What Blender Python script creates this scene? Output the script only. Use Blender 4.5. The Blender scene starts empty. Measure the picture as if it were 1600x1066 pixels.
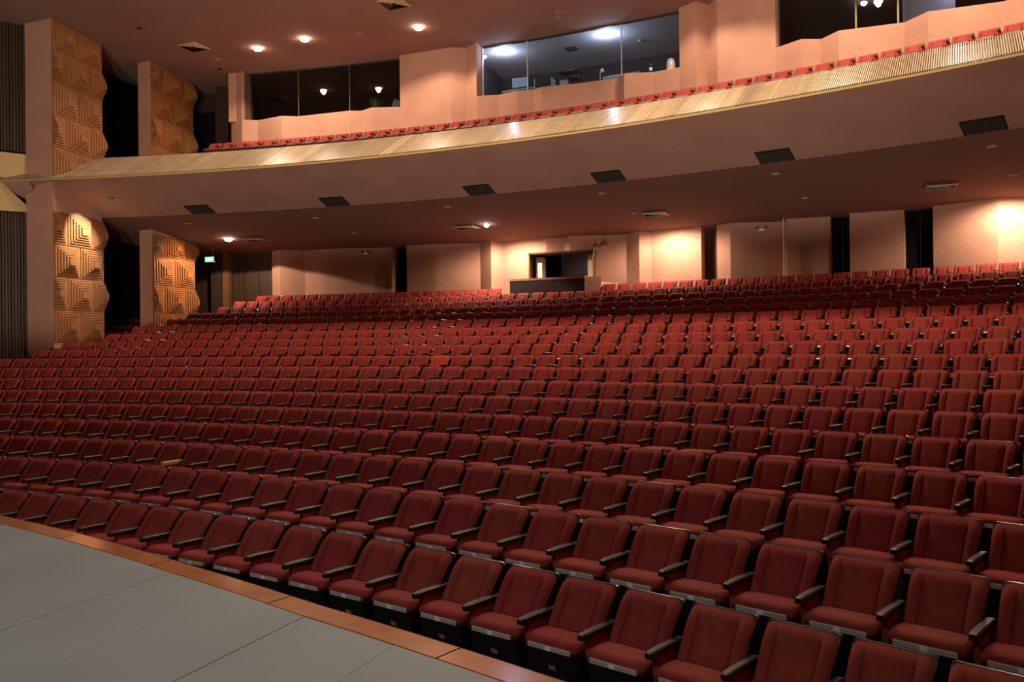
import bpy, bmesh, math, random
from mathutils import Vector, Matrix
random.seed(7)
S = bpy.context.scene
COL = S.collection
D2R = math.pi / 180

# ------------------------------------------------------------------ camera
# plan: the seating arcs are concentric about (CX, CY); z = 0 is the floor of the front row
CX, CY, EYE = -19.806, -18.483, 2.70
FPX, PITCH, ROLL = 1300.58, 0.0032954, -0.0117326
cam_d = bpy.data.cameras.new('camera')
cam_d.sensor_width = 36.0
cam_d.lens = FPX * 36.0 / 1600.0
cam_d.clip_start = 0.05
cam_d.clip_end = 300
cam = bpy.data.objects.new('camera', cam_d)
COL.objects.link(cam)
fwd = Vector((0, math.cos(PITCH), math.sin(PITCH)))
up0 = Vector((0, -math.sin(PITCH), math.cos(PITCH)))
rgt0 = Vector((1, 0, 0))
rgt = rgt0 * math.cos(ROLL) + up0 * math.sin(ROLL)
upv = up0 * math.cos(ROLL) - rgt0 * math.sin(ROLL)
M = Matrix((rgt, upv, -fwd)).transposed().to_4x4()
M.translation = (0, 0, EYE)
cam.matrix_world = M
S.camera = cam

# ------------------------------------------------------------------ world, exposure
W = bpy.data.worlds.new('world')
S.world = W
W.use_nodes = True
W.node_tree.nodes['Background'].inputs[0].default_value = (1.0, 0.84, 0.70, 1)
W.node_tree.nodes['Background'].inputs[1].default_value = 0.009
S.view_settings.view_transform = 'Standard'
S.view_settings.look = 'None'
S.view_settings.exposure = 0.0
S.view_settings.gamma = 1.0
S.view_settings.use_curve_mapping = False
S.cycles.use_denoising = True
S.cycles.max_bounces = 8
S.cycles.diffuse_bounces = 4
S.cycles.sample_clamp_indirect = 4.0

# light levels (watts per lamp) and tints
WARM = (1.0, 0.75, 0.53)
WHITE = (1.0, 0.86, 0.70)
BLUE = (0.55, 0.72, 1.0)
PW = dict(house=1300, balcony=580, wallwash=620, aisle=420, panel=1000, panel_warm=170,
          panel_up=40, booth=90, stage=620, flood=8000)

# ------------------------------------------------------------------ helpers
def P(R, t, z):
    return Vector((CX + R * math.cos(t * D2R), CY + R * math.sin(t * D2R), z))

def mat(name, col, rough=0.6, metal=0.0, spec=0.5, emit=None, estr=0.0, noise=None, bump=None, rnd=0.0, coat=0.0):
    m = bpy.data.materials.new(name)
    m.use_nodes = True
    nt = m.node_tree
    b = nt.nodes['Principled BSDF']
    b.inputs['Base Color'].default_value = (*col, 1)
    b.inputs['Roughness'].default_value = rough
    b.inputs['Metallic'].default_value = metal
    b.inputs['Specular IOR Level'].default_value = spec
    if coat:
        b.inputs['Coat Weight'].default_value = coat
        b.inputs['Coat Roughness'].default_value = 0.12
    if emit:
        b.inputs['Emission Color'].default_value = (*emit, 1)
        b.inputs['Emission Strength'].default_value = estr
    tc = nt.nodes.new('ShaderNodeTexCoord')
    last = None
    if noise:                                   # (scale, col2, stretch xyz, contrast lo, hi)
        sc, c2, st, lo, hi = noise
        mp = nt.nodes.new('ShaderNodeMapping')
        mp.inputs['Scale'].default_value = st
        nt.links.new(tc.outputs['Object'], mp.inputs[0])
        n = nt.nodes.new('ShaderNodeTexNoise')
        n.inputs['Scale'].default_value = sc
        n.inputs['Detail'].default_value = 6
        nt.links.new(mp.outputs[0], n.inputs['Vector'])
        r = nt.nodes.new('ShaderNodeMapRange')
        r.inputs[1].default_value = lo
        r.inputs[2].default_value = hi
        nt.links.new(n.outputs[0], r.inputs[0])
        mx = nt.nodes.new('ShaderNodeMix')
        mx.data_type = 'RGBA'
        mx.inputs[6].default_value = (*col, 1)
        mx.inputs[7].default_value = (*c2, 1)
        nt.links.new(r.outputs[0], mx.inputs[0])
        last = mx.outputs[2]
    if rnd:
        oi = nt.nodes.new('ShaderNodeObjectInfo')
        hs = nt.nodes.new('ShaderNodeHueSaturation')
        r = nt.nodes.new('ShaderNodeMapRange')
        r.inputs[3].default_value = 1 - rnd
        r.inputs[4].default_value = 1 + rnd
        nt.links.new(oi.outputs['Random'], r.inputs[0])
        nt.links.new(r.outputs[0], hs.inputs['Value'])
        r2 = nt.nodes.new('ShaderNodeMapRange')
        r2.inputs[3].default_value = 0.497
        r2.inputs[4].default_value = 0.507
        mlt = nt.nodes.new('ShaderNodeMath')
        mlt.operation = 'FRACT'
        m7 = nt.nodes.new('ShaderNodeMath')
        m7.operation = 'MULTIPLY'
        m7.inputs[1].default_value = 17.3
        nt.links.new(oi.outputs['Random'], m7.inputs[0])
        nt.links.new(m7.outputs[0], mlt.inputs[0])
        nt.links.new(mlt.outputs[0], r2.inputs[0])
        nt.links.new(r2.outputs[0], hs.inputs['Hue'])
        if last:
            nt.links.new(last, hs.inputs['Color'])
        else:
            hs.inputs['Color'].default_value = (*col, 1)
        last = hs.outputs[0]
    if last:
        nt.links.new(last, b.inputs['Base Color'])
    if bump:                                    # (scale, strength, distance)
        n = nt.nodes.new('ShaderNodeTexNoise')
        n.inputs['Scale'].default_value = bump[0]
        n.inputs['Detail'].default_value = 4
        nt.links.new(tc.outputs['Object'], n.inputs['Vector'])
        bp = nt.nodes.new('ShaderNodeBump')
        bp.inputs['Strength'].default_value = bump[1]
        bp.inputs['Distance'].default_value = bump[2]
        nt.links.new(n.outputs[0], bp.inputs['Height'])
        nt.links.new(bp.outputs[0], b.inputs['Normal'])
    return m

MT = {}
MT['fabric'] = mat('red_fabric', (0.295, 0.038, 0.031), 0.85, spec=0.2, bump=(160, 0.35, 0.004), rnd=0.07,
                   noise=(9, (0.24, 0.028, 0.024), (1, 1, 1), 0.35, 0.65))
MT['fabric_new'] = mat('orange_red_fabric', (0.50, 0.058, 0.027), 0.85, spec=0.2, bump=(160, 0.35, 0.004))
MT['shell'] = mat('black_plastic', (0.025, 0.020, 0.019), 0.26, spec=0.7)
MT['armwood'] = mat('dark_armrest_wood', (0.020, 0.012, 0.010), 0.40, spec=0.4)
MT['palewood'] = mat('pale_armrest_wood', (0.45, 0.26, 0.13), 0.45)
MT['steel'] = mat('brushed_steel', (0.66, 0.61, 0.52), 0.30, metal=0.4)
MT['dullsteel'] = mat('dull_steel', (0.22, 0.19, 0.17), 0.4, metal=0.5)
MT['plate'] = mat('white_number_plate', (0.85, 0.82, 0.74), 0.35)
MT['brownplate'] = mat('brown_plate', (0.42, 0.20, 0.13), 0.4)
MT['black'] = mat('black_metal', (0.012, 0.010, 0.010), 0.55)
MT['carpet'] = mat('dark_red_carpet', (0.085, 0.016, 0.014), 0.95, spec=0.1, bump=(220, 0.4, 0.004))
MT['carpet_red'] = mat('red_carpet', (0.26, 0.035, 0.030), 0.95, spec=0.1)
MT['wall'] = mat('pink_roughcast_plaster', (0.57, 0.315, 0.228), 0.9, spec=0.15, bump=(26, 0.55, 0.02),
                 noise=(1.3, (0.51, 0.275, 0.198), (1, 1, 1), 0.35, 0.65))
MT['ceil'] = mat('brown_painted_ceiling', (0.325, 0.208, 0.170), 0.9, spec=0.15, bump=(30, 0.3, 0.01),
                 noise=(0.7, (0.29, 0.182, 0.148), (1, 1, 1), 0.35, 0.65))
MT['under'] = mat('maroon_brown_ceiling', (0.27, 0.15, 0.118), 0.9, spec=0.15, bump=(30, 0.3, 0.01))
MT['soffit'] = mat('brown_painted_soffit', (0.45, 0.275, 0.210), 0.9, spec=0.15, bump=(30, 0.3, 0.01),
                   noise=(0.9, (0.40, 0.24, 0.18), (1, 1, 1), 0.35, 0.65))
MT['slat'] = mat('varnished_pale_wood', (0.62, 0.47, 0.30), 0.34, spec=0.45, coat=0.12,
                 noise=(3, (0.50, 0.36, 0.22), (1, 1, 1), 0.3, 0.7))
MT['edge'] = mat('old_yellow_edge', (0.50, 0.36, 0.15), 0.4)
MT['relief'] = mat('honey_wood', (0.40, 0.175, 0.066), 0.42, spec=0.45,
                   noise=(5, (0.29, 0.115, 0.040), (1, 1, 6), 0.3, 0.7))
MT['darkwood'] = mat('dark_wood', (0.072, 0.034, 0.014), 0.5, noise=(4, (0.034, 0.016, 0.007), (6, 6, 0.5), 0.3, 0.7))
MT['midwood'] = mat('brown_wood', (0.24, 0.11, 0.045), 0.5, noise=(4, (0.16, 0.07, 0.03), (6, 6, 0.5), 0.3, 0.7))
MT['void'] = mat('black_curtain', (0.010, 0.008, 0.008), 0.95, spec=0.05)  # near-black for door leaves, backings and sheets standing for unlit depth
MT['dim'] = mat('dark_brown_paint', (0.055, 0.032, 0.028), 0.9, spec=0.1)
MT['doorbrown'] = mat('dark_brown_door', (0.060, 0.026, 0.018), 0.7)
MT['beige'] = mat('yellow_beige_plaster', (0.62, 0.44, 0.20), 0.8)
MT['stage'] = mat('grey_stage_paint', (0.245, 0.28, 0.285), 0.55, spec=0.35, bump=(40, 0.06, 0.01),
                  noise=(1.2, (0.21, 0.242, 0.245), (1, 1, 1), 0.35, 0.7))
MT['nosing'] = mat('varnished_orange_wood', (0.56, 0.20, 0.068), 0.16, spec=0.5, coat=0.6, bump=(2.2, 0.12, 0.03),
                   noise=(6, (0.42, 0.14, 0.045), (1, 1, 1), 0.3, 0.7))
MT['vent'] = mat('dark_grille', (0.035, 0.026, 0.022), 0.6)
MT['diffuser'] = mat('cream_metal_louvre', (0.55, 0.44, 0.32), 0.5)
MT['ring'] = mat('white_lamp_ring', (0.36, 0.30, 0.27), 0.4)
MT['lampoff'] = mat('unlit_lamp_glass', (0.20, 0.17, 0.17), 0.15, spec=0.8)
MT['lampwarm'] = mat('lit_warm_lamp', (1, 1, 1), emit=(1.0, 0.80, 0.55), estr=60)
MT['lampwhite'] = mat('lit_white_lamp', (1, 1, 1), emit=(1.0, 0.93, 0.85), estr=60)
MT['lampblue'] = mat('lit_cold_lamp', (1, 1, 1), emit=(0.66, 0.83, 1.0), estr=70)
MT['frame'] = mat('olive_metal_frame', (0.17, 0.15, 0.07), 0.4, metal=0.4)
MT['palestrip'] = mat('pale_glazing_strip', (0.75, 0.78, 0.78), 0.3)
MT['boothceil'] = mat('grey_booth_ceiling', (0.44, 0.36, 0.36), 0.9)
MT['boothwall'] = mat('dark_booth_wall', (0.030, 0.028, 0.030), 0.9)
MT['gear'] = mat('dark_grey_equipment', (0.045, 0.055, 0.065), 0.4)
MT['screenback'] = mat('pale_monitor_shell', (0.42, 0.52, 0.66), 0.5)
MT['deskgrey'] = mat('grey_green_laminate', (0.24, 0.27, 0.23), 0.5)
MT['cream'] = mat('cream_plastic', (0.72, 0.66, 0.50), 0.4)
MT['exitg'] = mat('green_exit_sign', (0.02, 0.3, 0.12), emit=(0.05, 1.0, 0.42), estr=2.2)
MT['exitw'] = mat('white_exit_symbol', (0.8, 1, 0.9), emit=(0.65, 1.0, 0.85), estr=3.0)
MT['redled'] = mat('red_led', (0.5, 0.02, 0.02), emit=(1, 0.08, 0.04), estr=3)
MT['redmetal'] = mat('red_metal', (0.33, 0.045, 0.03), 0.4)
MT['leaf'] = mat('green_leaf', (0.10, 0.16, 0.05), 0.6)
MT['alcove'] = mat('lilac_grey_wall', (0.33, 0.27, 0.29), 0.8)
MT['boxfront'] = mat('dark_brown_felt', (0.085, 0.050, 0.038), 0.95, spec=0.1)

def glass(name, tint, ior=1.45):
    m = bpy.data.materials.new(name)
    m.use_nodes = True
    nt = m.node_tree
    nt.nodes.remove(nt.nodes['Principled BSDF'])
    out = nt.nodes['Material Output']
    tr = nt.nodes.new('ShaderNodeBsdfTransparent')
    tr.inputs[0].default_value = (*tint, 1)
    gl = nt.nodes.new('ShaderNodeBsdfGlossy')
    gl.inputs['Roughness'].default_value = 0.01
    fr = nt.nodes.new('ShaderNodeFresnel')
    fr.inputs[0].default_value = ior
    mx = nt.nodes.new('ShaderNodeMixShader')
    nt.links.new(fr.outputs[0], mx.inputs[0])
    nt.links.new(tr.outputs[0], mx.inputs[1])
    nt.links.new(gl.outputs[0], mx.inputs[2])
    nt.links.new(mx.outputs[0], out.inputs[0])
    return m
MT['glass'] = glass('window_glass', (0.86, 0.90, 0.92))
MT['plastic'] = glass('clear_plastic', (0.75, 0.80, 0.90), 1.6)

class MB:
    """collects geometry; build() links it as one mesh object"""
    def __init__(s):
        s.v, s.f = [], []
    def add(s, vs, fs):
        o = len(s.v)
        s.v += [tuple(v) for v in vs]
        s.f += [tuple(i + o for i in f) for f in fs]
        return s
    def box(s, x0, x1, y0, y1, z0, z1, M=None):
        vs = [Vector((x, y, z)) for z in (z0, z1) for y in (y0, y1) for x in (x0, x1)]
        if M is not None:
            vs = [M @ v for v in vs]
        return s.add(vs, [(0, 2, 3, 1), (4, 5, 7, 6), (0, 1, 5, 4), (2, 6, 7, 3), (0, 4, 6, 2), (1, 3, 7, 5)])
    def bbox(s, x0, x1, y0, y1, z0, z1, b=0.01, M=None):
        """box with chamfered vertical and top edges (three rings)"""
        def ring(i, z):
            return [Vector((x0 + i, y0, z)), Vector((x1 - i, y0, z)), Vector((x1, y0 + i, z)), Vector((x1, y1 - i, z)),
                    Vector((x1 - i, y1, z)), Vector((x0 + i, y1, z)), Vector((x0, y1 - i, z)), Vector((x0, y0 + i, z))]
        r0, r1 = ring(b, z0), ring(b, z1 - b)
        r2 = [Vector((min(max(p.x, x0 + b), x1 - b), min(max(p.y, y0 + b), y1 - b), z1)) for p in r1]
        vs = r0 + r1 + r2
        if M is not None:
            vs = [M @ v for v in vs]
        fs = [tuple(range(7, -1, -1)), tuple(range(16, 24))]
        for k in range(8):
            n = (k + 1) % 8
            fs += [(k, n, 8 + n, 8 + k), (8 + k, 8 + n, 16 + n, 16 + k)]
        return s.add(vs, fs)
    def cyl(s, c, r, h, n=16, axis='z', r2=None, M=None):
        r2 = r if r2 is None else r2
        vs = []
        for q, rr in ((0, r), (h, r2)):
            for k in range(n):
                a = 2 * math.pi * k / n
                p = (rr * math.cos(a), rr * math.sin(a), q)
                if axis == 'y':
                    p = (p[0], p[2], p[1])
                if axis == 'x':
                    p = (p[2], p[0], p[1])
                vs.append(Vector(c) + Vector(p))
        if M is not None:
            vs = [M @ v for v in vs]
        fs = [tuple(range(n - 1, -1, -1)), tuple(range(n, 2 * n))]
        for k in range(n):
            m = (k + 1) % n
            fs.append((k, m, n + m, n + k))
        return s.add(vs, fs)
    def lathe(s, prof, c=(0, 0, 0), n=16):
        vs, fs = [], []
        for r, z in prof:
            for k in range(n):
                a = 2 * math.pi * k / n
                vs.append((c[0] + r * math.cos(a), c[1] + r * math.sin(a), c[2] + z))
        for j in range(len(prof) - 1):
            for k in range(n):
                m = (k + 1) % n
                fs.append((j * n + k, j * n + m, (j + 1) * n + m, (j + 1) * n + k))
        return s.add(vs, fs)
    def quad(s, *ps):
        return s.add(ps, [tuple(range(len(ps)))])
    def sector(s, prof, t0, t1, n=60):
        """surface swept along the seating arcs; prof is a list of (R, z)"""
        vs = [P(R, t0 + (t1 - t0) * k / n, z) for k in range(n + 1) for R, z in prof]
        m = len(prof)
        return s.add(vs, [(k * m + j, k * m + j + 1, (k + 1) * m + j + 1, (k + 1) * m + j) for k in range(n) for j in range(m - 1)])
    def solid_sector(s, R0, R1, z0, z1, t0, t1, n=40):
        s.sector([(R0, z0), (R0, z1), (R1, z1), (R1, z0), (R0, z0)], t0, t1, n)
        for t in (t0, t1):
            s.quad(P(R0, t, z0), P(R1, t, z0), P(R1, t, z1), P(R0, t, z1))
        return s
    def prism(s, pts, z0, z1):
        n = len(pts)
        vs = [(*p, z0) for p in pts] + [(*p, z1) for p in pts]
        fs = [tuple(range(n - 1, -1, -1)), tuple(range(n, 2 * n))]
        for k in range(n):
            m = (k + 1) % n
            fs.append((k, m, n + m, n + k))
        return s.add(vs, fs)
    def mesh(s, name, material, smooth=False):
        me = bpy.data.meshes.new(name)
        me.from_pydata(s.v, [], s.f)
        me.materials.append(material)
        bm = bmesh.new()
        bm.from_mesh(me)
        bmesh.ops.recalc_face_normals(bm, faces=bm.faces)
        bm.to_mesh(me)
        bm.free()
        if smooth:
            me.polygons.foreach_set('use_smooth', [True] * len(me.polygons))
        return me
    def build(s, name, material, parent=None, smooth=False):
        return link(name, s.mesh(name, material, smooth), parent)

def link(name, me, parent=None):
    o = bpy.data.objects.new(name, me)
    COL.objects.link(o)
    if parent:
        o.parent = parent
    return o

def tag(o, label=None, cat=None, group=None, kind=None):
    if label: o['label'] = label
    if cat: o['category'] = cat
    if group: o['group'] = group
    if kind: o['kind'] = kind
    return o

def empty(name, loc=(0, 0, 0), rz=0.0):
    o = bpy.data.objects.new(name, None)
    o.empty_display_size = 0.2
    COL.objects.link(o)
    o.location = loc
    o.rotation_euler = (0, 0, rz)
    return o

def frame_at(R, t, z):
    """matrix: local x = along the arc to the viewer's left, y = towards the stage, z = up"""
    return Matrix.Translation(P(R, t, z)) @ Matrix.Rotation((t + 90) * D2R, 4, 'Z')

ONES = ['', 'first', 'second', 'third', 'fourth', 'fifth', 'sixth', 'seventh', 'eighth', 'ninth', 'tenth', 'eleventh', 'twelfth',
        'thirteenth', 'fourteenth', 'fifteenth', 'sixteenth', 'seventeenth', 'eighteenth', 'nineteenth']
TENS = {2: 'twent', 3: 'thirt', 4: 'fort', 5: 'fift', 6: 'sixt'}
def ordinal(n):
    if n < 20:
        return ONES[n]
    a, b = divmod(n, 10)
    return TENS[a] + 'ieth' if b == 0 else TENS[a] + 'y-' + ONES[b]

def to_px(p):
    q = M.inverted() @ Vector(p)
    return 800 + FPX * q.x / -q.z, 533 - FPX * q.y / -q.z, -q.z

# heights (world z)
Z_STAGE, Z_CEIL, Z_SILL = 1.05, 13.40, 11.50
NOSE, PTOP, CREASE, WTOP = (45.5, 8.19), (47.75, 9.30), (48.05, 7.30), (54.3, 6.69)
Z_BALC = 9.25
def under_z(R):
    return CREASE[1] + (R - CREASE[0]) * (WTOP[1] - CREASE[1]) / (WTOP[0] - CREASE[0])

ROW_R = [32.113, 33.053, 34.352, 35.797, 37.167, 38.474, 39.767, 41.006, 42.227, 43.427, 44.627, 45.827, 47.021, 48.252, 49.48, 50.707, 51.921, 53.116]
ROW_Z = [-1.819, -1.563, -1.443, -1.301, -1.116, -0.921, -0.701, -0.483, -0.255, -0.006, 0.224, 0.467, 0.733, 0.988, 1.251, 1.511, 1.782, 2.064]
SEAT_H = 0.88
ROW_F = [z + EYE - SEAT_H for z in ROW_Z]
PITCHM = 0.55
ANCHOR = [64.88, 52.84, 54.12, 55.47, 56.66, 56.57, 58.25, 58.90, 63.455, 82.49, 82.42, 81.59, 81.39, 80.80, 80.74, 80.13, 80.13, 79.77]
T_LEFT = [68, 70, 73, 75.5, 78, 80, 81.6, 83, 83.5, 82.5, 82.43, 81.6, 81.4, 80.81, 80.75, 80.14, 80.14, 79.78]
T_RIGHT = [43.4 + 0.3 * i for i in range(18)]

# ================================================================== LARGE STRUCTURE
# ---- terraced floor
m = MB()
prof = [(30.0, 0.0)]
for i in range(18):
    r_next = (ROW_R[i] + 0.20) if i < 17 else 54.6
    prof.append((r_next, ROW_F[i]))
    if i < 17:
        prof.append((r_next, ROW_F[i + 1]))
m.sector(prof, 42, 90, 48)
tag(m.build('floor', MT['carpet']), 'dark red carpeted terraces under the auditorium seating', 'floor', kind='structure')

# ---- stage: grey hardboard sheets with seams, varnished nosing along the curved front edge
AX = Vector((0.387, 0.922))
AN = Vector((0.922, -0.387))
def stage_R(t):
    pts = [(40, 30.18), (52, 30.19), (55, 30.28), (57.2, 30.38), (59.6, 30.49), (61.4, 30.57), (66, 30.78), (72, 31.0), (80, 31.2)]
    for (a, ra), (b, rb) in zip(pts, pts[1:]):
        if a <= t <= b:
            return ra + (rb - ra) * (t - a) / (b - a)
    return pts[0][1] if t < 40 else pts[-1][1]
stage = tag(empty('floor_stage', (0, 0, 0)), 'grey painted stage floor with a wooden front edge', 'stage floor', kind='structure')
m = MB()
ts = [40 + k for k in range(41)]
arc_pts = [P(stage_R(t) - 0.02, t, 0).xy for t in ts]
m.prism([tuple(p) for p in arc_pts] + [(-26, -4), (-8, -10), (8, -6)], 0.0, Z_STAGE - 0.012)
m.build('stage_body', MT['black'], stage)
def arc_hit(off):
    """where the line AN.p = off runs into the inner edge of the nosing"""
    lo, hi = -12.0, 30.0
    for _ in range(50):
        mid = (lo + hi) / 2
        p = AN * off + AX * mid
        a = Vector((p.x - CX, p.y - CY))
        t = math.degrees(math.atan2(a.y, a.x))
        if a.length < stage_R(t) - 0.215:
            lo = mid
        else:
            hi = mid
    return lo
offs = [-13.1, -4.685, -3.92, -3.155, -2.39, -1.625, -0.86, -0.095, 2.2, 4.5, 8.3]
for a_, b_ in zip(offs, offs[1:]):
    o0, o1 = a_ + 0.0025, b_ - 0.0025
    nst = max(6, int((o1 - o0) / 0.12))
    steps = [o0 + (o1 - o0) * j / nst for j in range(nst + 1)]
    top = [AN * o + AX * (arc_hit(o) - 0.004) for o in steps]
    ends = [AN * o1 + AX * -4.0, AN * o0 + AX * -4.0]
    MB().prism([tuple(p) for p in top + ends], Z_STAGE - 0.012, Z_STAGE + random.uniform(-0.0015, 0.0015)).build('stage_sheet', MT['stage'], stage)
seg = 2.9
t = 41.0
while t < 78:
    m = MB()
    a, b = t + 0.012, min(t + seg, 78) - 0.012
    pts = []
    n = 8
    for k in range(n + 1):
        tt = a + (b - a) * k / n
        R1 = stage_R(tt)
        prof = [(R1 - 0.21, Z_STAGE - 0.02), (R1 - 0.21, Z_STAGE + 0.003), (R1 - 0.03, Z_STAGE + 0.004), (R1 - 0.008, Z_STAGE - 0.004), (R1, Z_STAGE - 0.025), (R1, Z_STAGE - 0.10)]
        pts += [P(r, tt, z) for r, z in prof]
    q = 6
    m.add(pts, [(k * q + j, k * q + j + 1, (k + 1) * q + j + 1, (k + 1) * q + j) for k in range(n) for j in range(q - 1)])
    m.build('nosing_board', MT['nosing'], stage, smooth=False)
    t += seg

# ---- upper ceiling
m = MB()
m.sector([(20, Z_CEIL), (60, Z_CEIL), (60, Z_CEIL + 0.2)], 38, 96, 40)
tag(m.build('ceiling', MT['ceil']), 'brown painted ceiling above the balcony', 'ceiling', kind='structure')

# ---- balcony: slatted parapet, nosing edge, sloping soffit, underside, floor
balc = tag(empty('balcony', P(48, 64, 8)), 'curved balcony with pale slatted front and brown soffit', 'balcony', kind='structure')
binv = Matrix.Translation(-P(48, 64, 8))
def bchild(name, m, material, smooth=False):
    o = m.build(name, material, balc, smooth)
    o.matrix_parent_inverse = binv
    return o
TB0, TB1 = 44, 86.5
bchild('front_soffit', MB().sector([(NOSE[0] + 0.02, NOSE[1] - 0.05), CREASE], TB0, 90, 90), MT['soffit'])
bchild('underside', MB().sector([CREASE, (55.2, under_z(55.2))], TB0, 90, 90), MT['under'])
bchild('edge_trim', MB().sector([(NOSE[0] + 0.03, NOSE[1] - 0.055), (NOSE[0] - 0.02, NOSE[1] - 0.055), (NOSE[0] - 0.02, NOSE[1] - 0.005), (NOSE[0] + 0.03, NOSE[1])], TB0, 89, 90), MT['edge'])
bchild('parapet_base', MB().sector([(NOSE[0] + 0.02, NOSE[1] - 0.02), (PTOP[0] + 0.02, PTOP[1] - 0.02), (PTOP[0] + 0.10, PTOP[1] - 0.02), (PTOP[0] + 0.10, 8.75)], TB0, TB1, 90), MT['darkwood'])
bchild('balcony_floor', MB().sector([(PTOP[0] + 0.10, 8.75), (48.75, 8.75), (48.75, Z_BALC), (50.15, Z_BALC), (50.15, 9.65), (52.2, 9.65)], TB0, TB1, 60), MT['carpet_red'])
SC = Vector((-14.5, -26.3))                      # the slats fan out from a point behind the stage
m = MB()
tones = []
rt = random.Random(11)
base_tone = 0.8
t = TB0
while t < TB1:
    p0 = P(NOSE[0] - 0.01, t, NOSE[1])
    dv = (p0.xy - SC).normalized()
    c = Vector((CX, CY))
    # distance along dv until the top radius
    rel = p0.xy - c
    bq = rel.dot(dv)
    L = -bq + math.sqrt(bq * bq - (rel.length_squared - PTOP[0] ** 2))
    p1 = Vector((*(p0.xy + dv * L), PTOP[1]))
    sd = Vector((-dv.y, dv.x, 0)) * 0.0150
    nrm = (p1 - p0).cross(sd).normalized()
    if nrm.z < 0:
        nrm = -nrm
    h = nrm * 0.034
    m.add([p0 - sd, p0 + sd, p0 + sd * 0.8 + h, p0 - sd * 0.8 + h, p1 - sd, p1 + sd, p1 + sd * 0.8 + h, p1 - sd * 0.8 + h],
          [(0, 1, 2, 3), (4, 7, 6, 5), (1, 5, 6, 2), (0, 3, 7, 4), (3, 2, 6, 7)])
    if rt.random() < 0.08:
        base_tone = rt.uniform(0.62, 1.0)
    tones.append(base_tone * rt.uniform(0.78, 1.08))
    t += 0.046 / NOSE[0] / D2R
o = bchild('slats', m, MT['slat'])
ca = o.data.color_attributes.new('tone', 'FLOAT_COLOR', 'POINT')
ca.data.foreach_set('color', [c for q in tones for _ in range(8) for c in (q, q, q, 1.0)])
nt = MT['slat'].node_tree
at = nt.nodes.new('ShaderNodeAttribute')
at.attribute_name = 'tone'
mm_ = nt.nodes.new('ShaderNodeMix')
mm_.data_type = 'RGBA'
mm_.blend_type = 'MULTIPLY'
mm_.inputs[0].default_value = 1.0
bs_ = nt.nodes['Principled BSDF']
src = bs_.inputs['Base Color'].links[0].from_socket
nt.links.new(src, mm_.inputs[6])
nt.links.new(at.outputs['Color'], mm_.inputs[7])
nt.links.new(mm_.outputs[2], bs_.inputs['Base Color'])
o['kind'] = 'stuff'

# ---- upper back wall: pleated, low under the three windows, full height between them
UP = [(80.17, 51.95), (79.43, 51.55), (78.82, 51.77), (77.51, 51.42), (76.91, 51.66), (74.46, 51.50), (73.96, 51.65), (73.37, 51.38), (72.22, 51.66),
      (69.92, 51.56), (69.34, 51.80), (68.87, 51.52), (68.74, 51.46), (67.87, 51.64), (67.06, 51.49), (66.42, 51.62), (66.04, 51.45), (64.56, 51.65),
      (63.09, 51.75), (62.71, 51.41), (61.71, 51.74), (60.74, 51.72), (60.05, 51.48), (59.75, 51.95), (59.35, 51.62), (57.37, 51.62), (56.45, 51.30),
      (55.92, 51.65), (55.28, 51.26), (53.46, 51.74), (52.71, 51.31), (50.83, 51.86), (49.2, 51.4), (47.0, 51.8), (44, 51.5)]
WIN = [(79.35, 72.15), (68.70, 60.74), (57.37, 44)]
RG = 51.98
def in_win(t):
    return any(b - 1e-6 <= t <= a + 1e-6 for a, b in WIN)
wb = tag(empty('wall_back', P(51.8, 64, 9)), 'pink roughcast upper back wall with pleated panels', 'wall', kind='structure')
wbi = Matrix.Translation(-P(51.8, 64, 9))
for (ta, ra), (tb, rb) in zip(UP, UP[1:]):
    m = MB()
    low = in_win((ta + tb) / 2)
    zt = Z_SILL if low else Z_CEIL
    a0, b0 = P(ra, ta, 0).xy, P(rb, tb, 0).xy
    a1, b1 = P(RG + 0.14, ta, 0).xy, P(RG + 0.14, tb, 0).xy
    m.prism([tuple(a0), tuple(b0), tuple(b1), tuple(a1)], 9.2, zt)
    o = m.build('wall_panel', MT['wall'], wb)
    o.matrix_parent_inverse = wbi
# raised jamb at the left end
m = MB()
a0, b0 = P(51.75, 80.17, 0).xy, P(51.75, 79.43, 0).xy
m.prism([tuple(a0), tuple(b0), tuple(P(52.3, 79.43, 0).xy), tuple(P(52.3, 80.17, 0).xy)], Z_SILL, Z_CEIL)
o = m.build('wall_panel', MT['wall'], wb); o.matrix_parent_inverse = wbi

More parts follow.
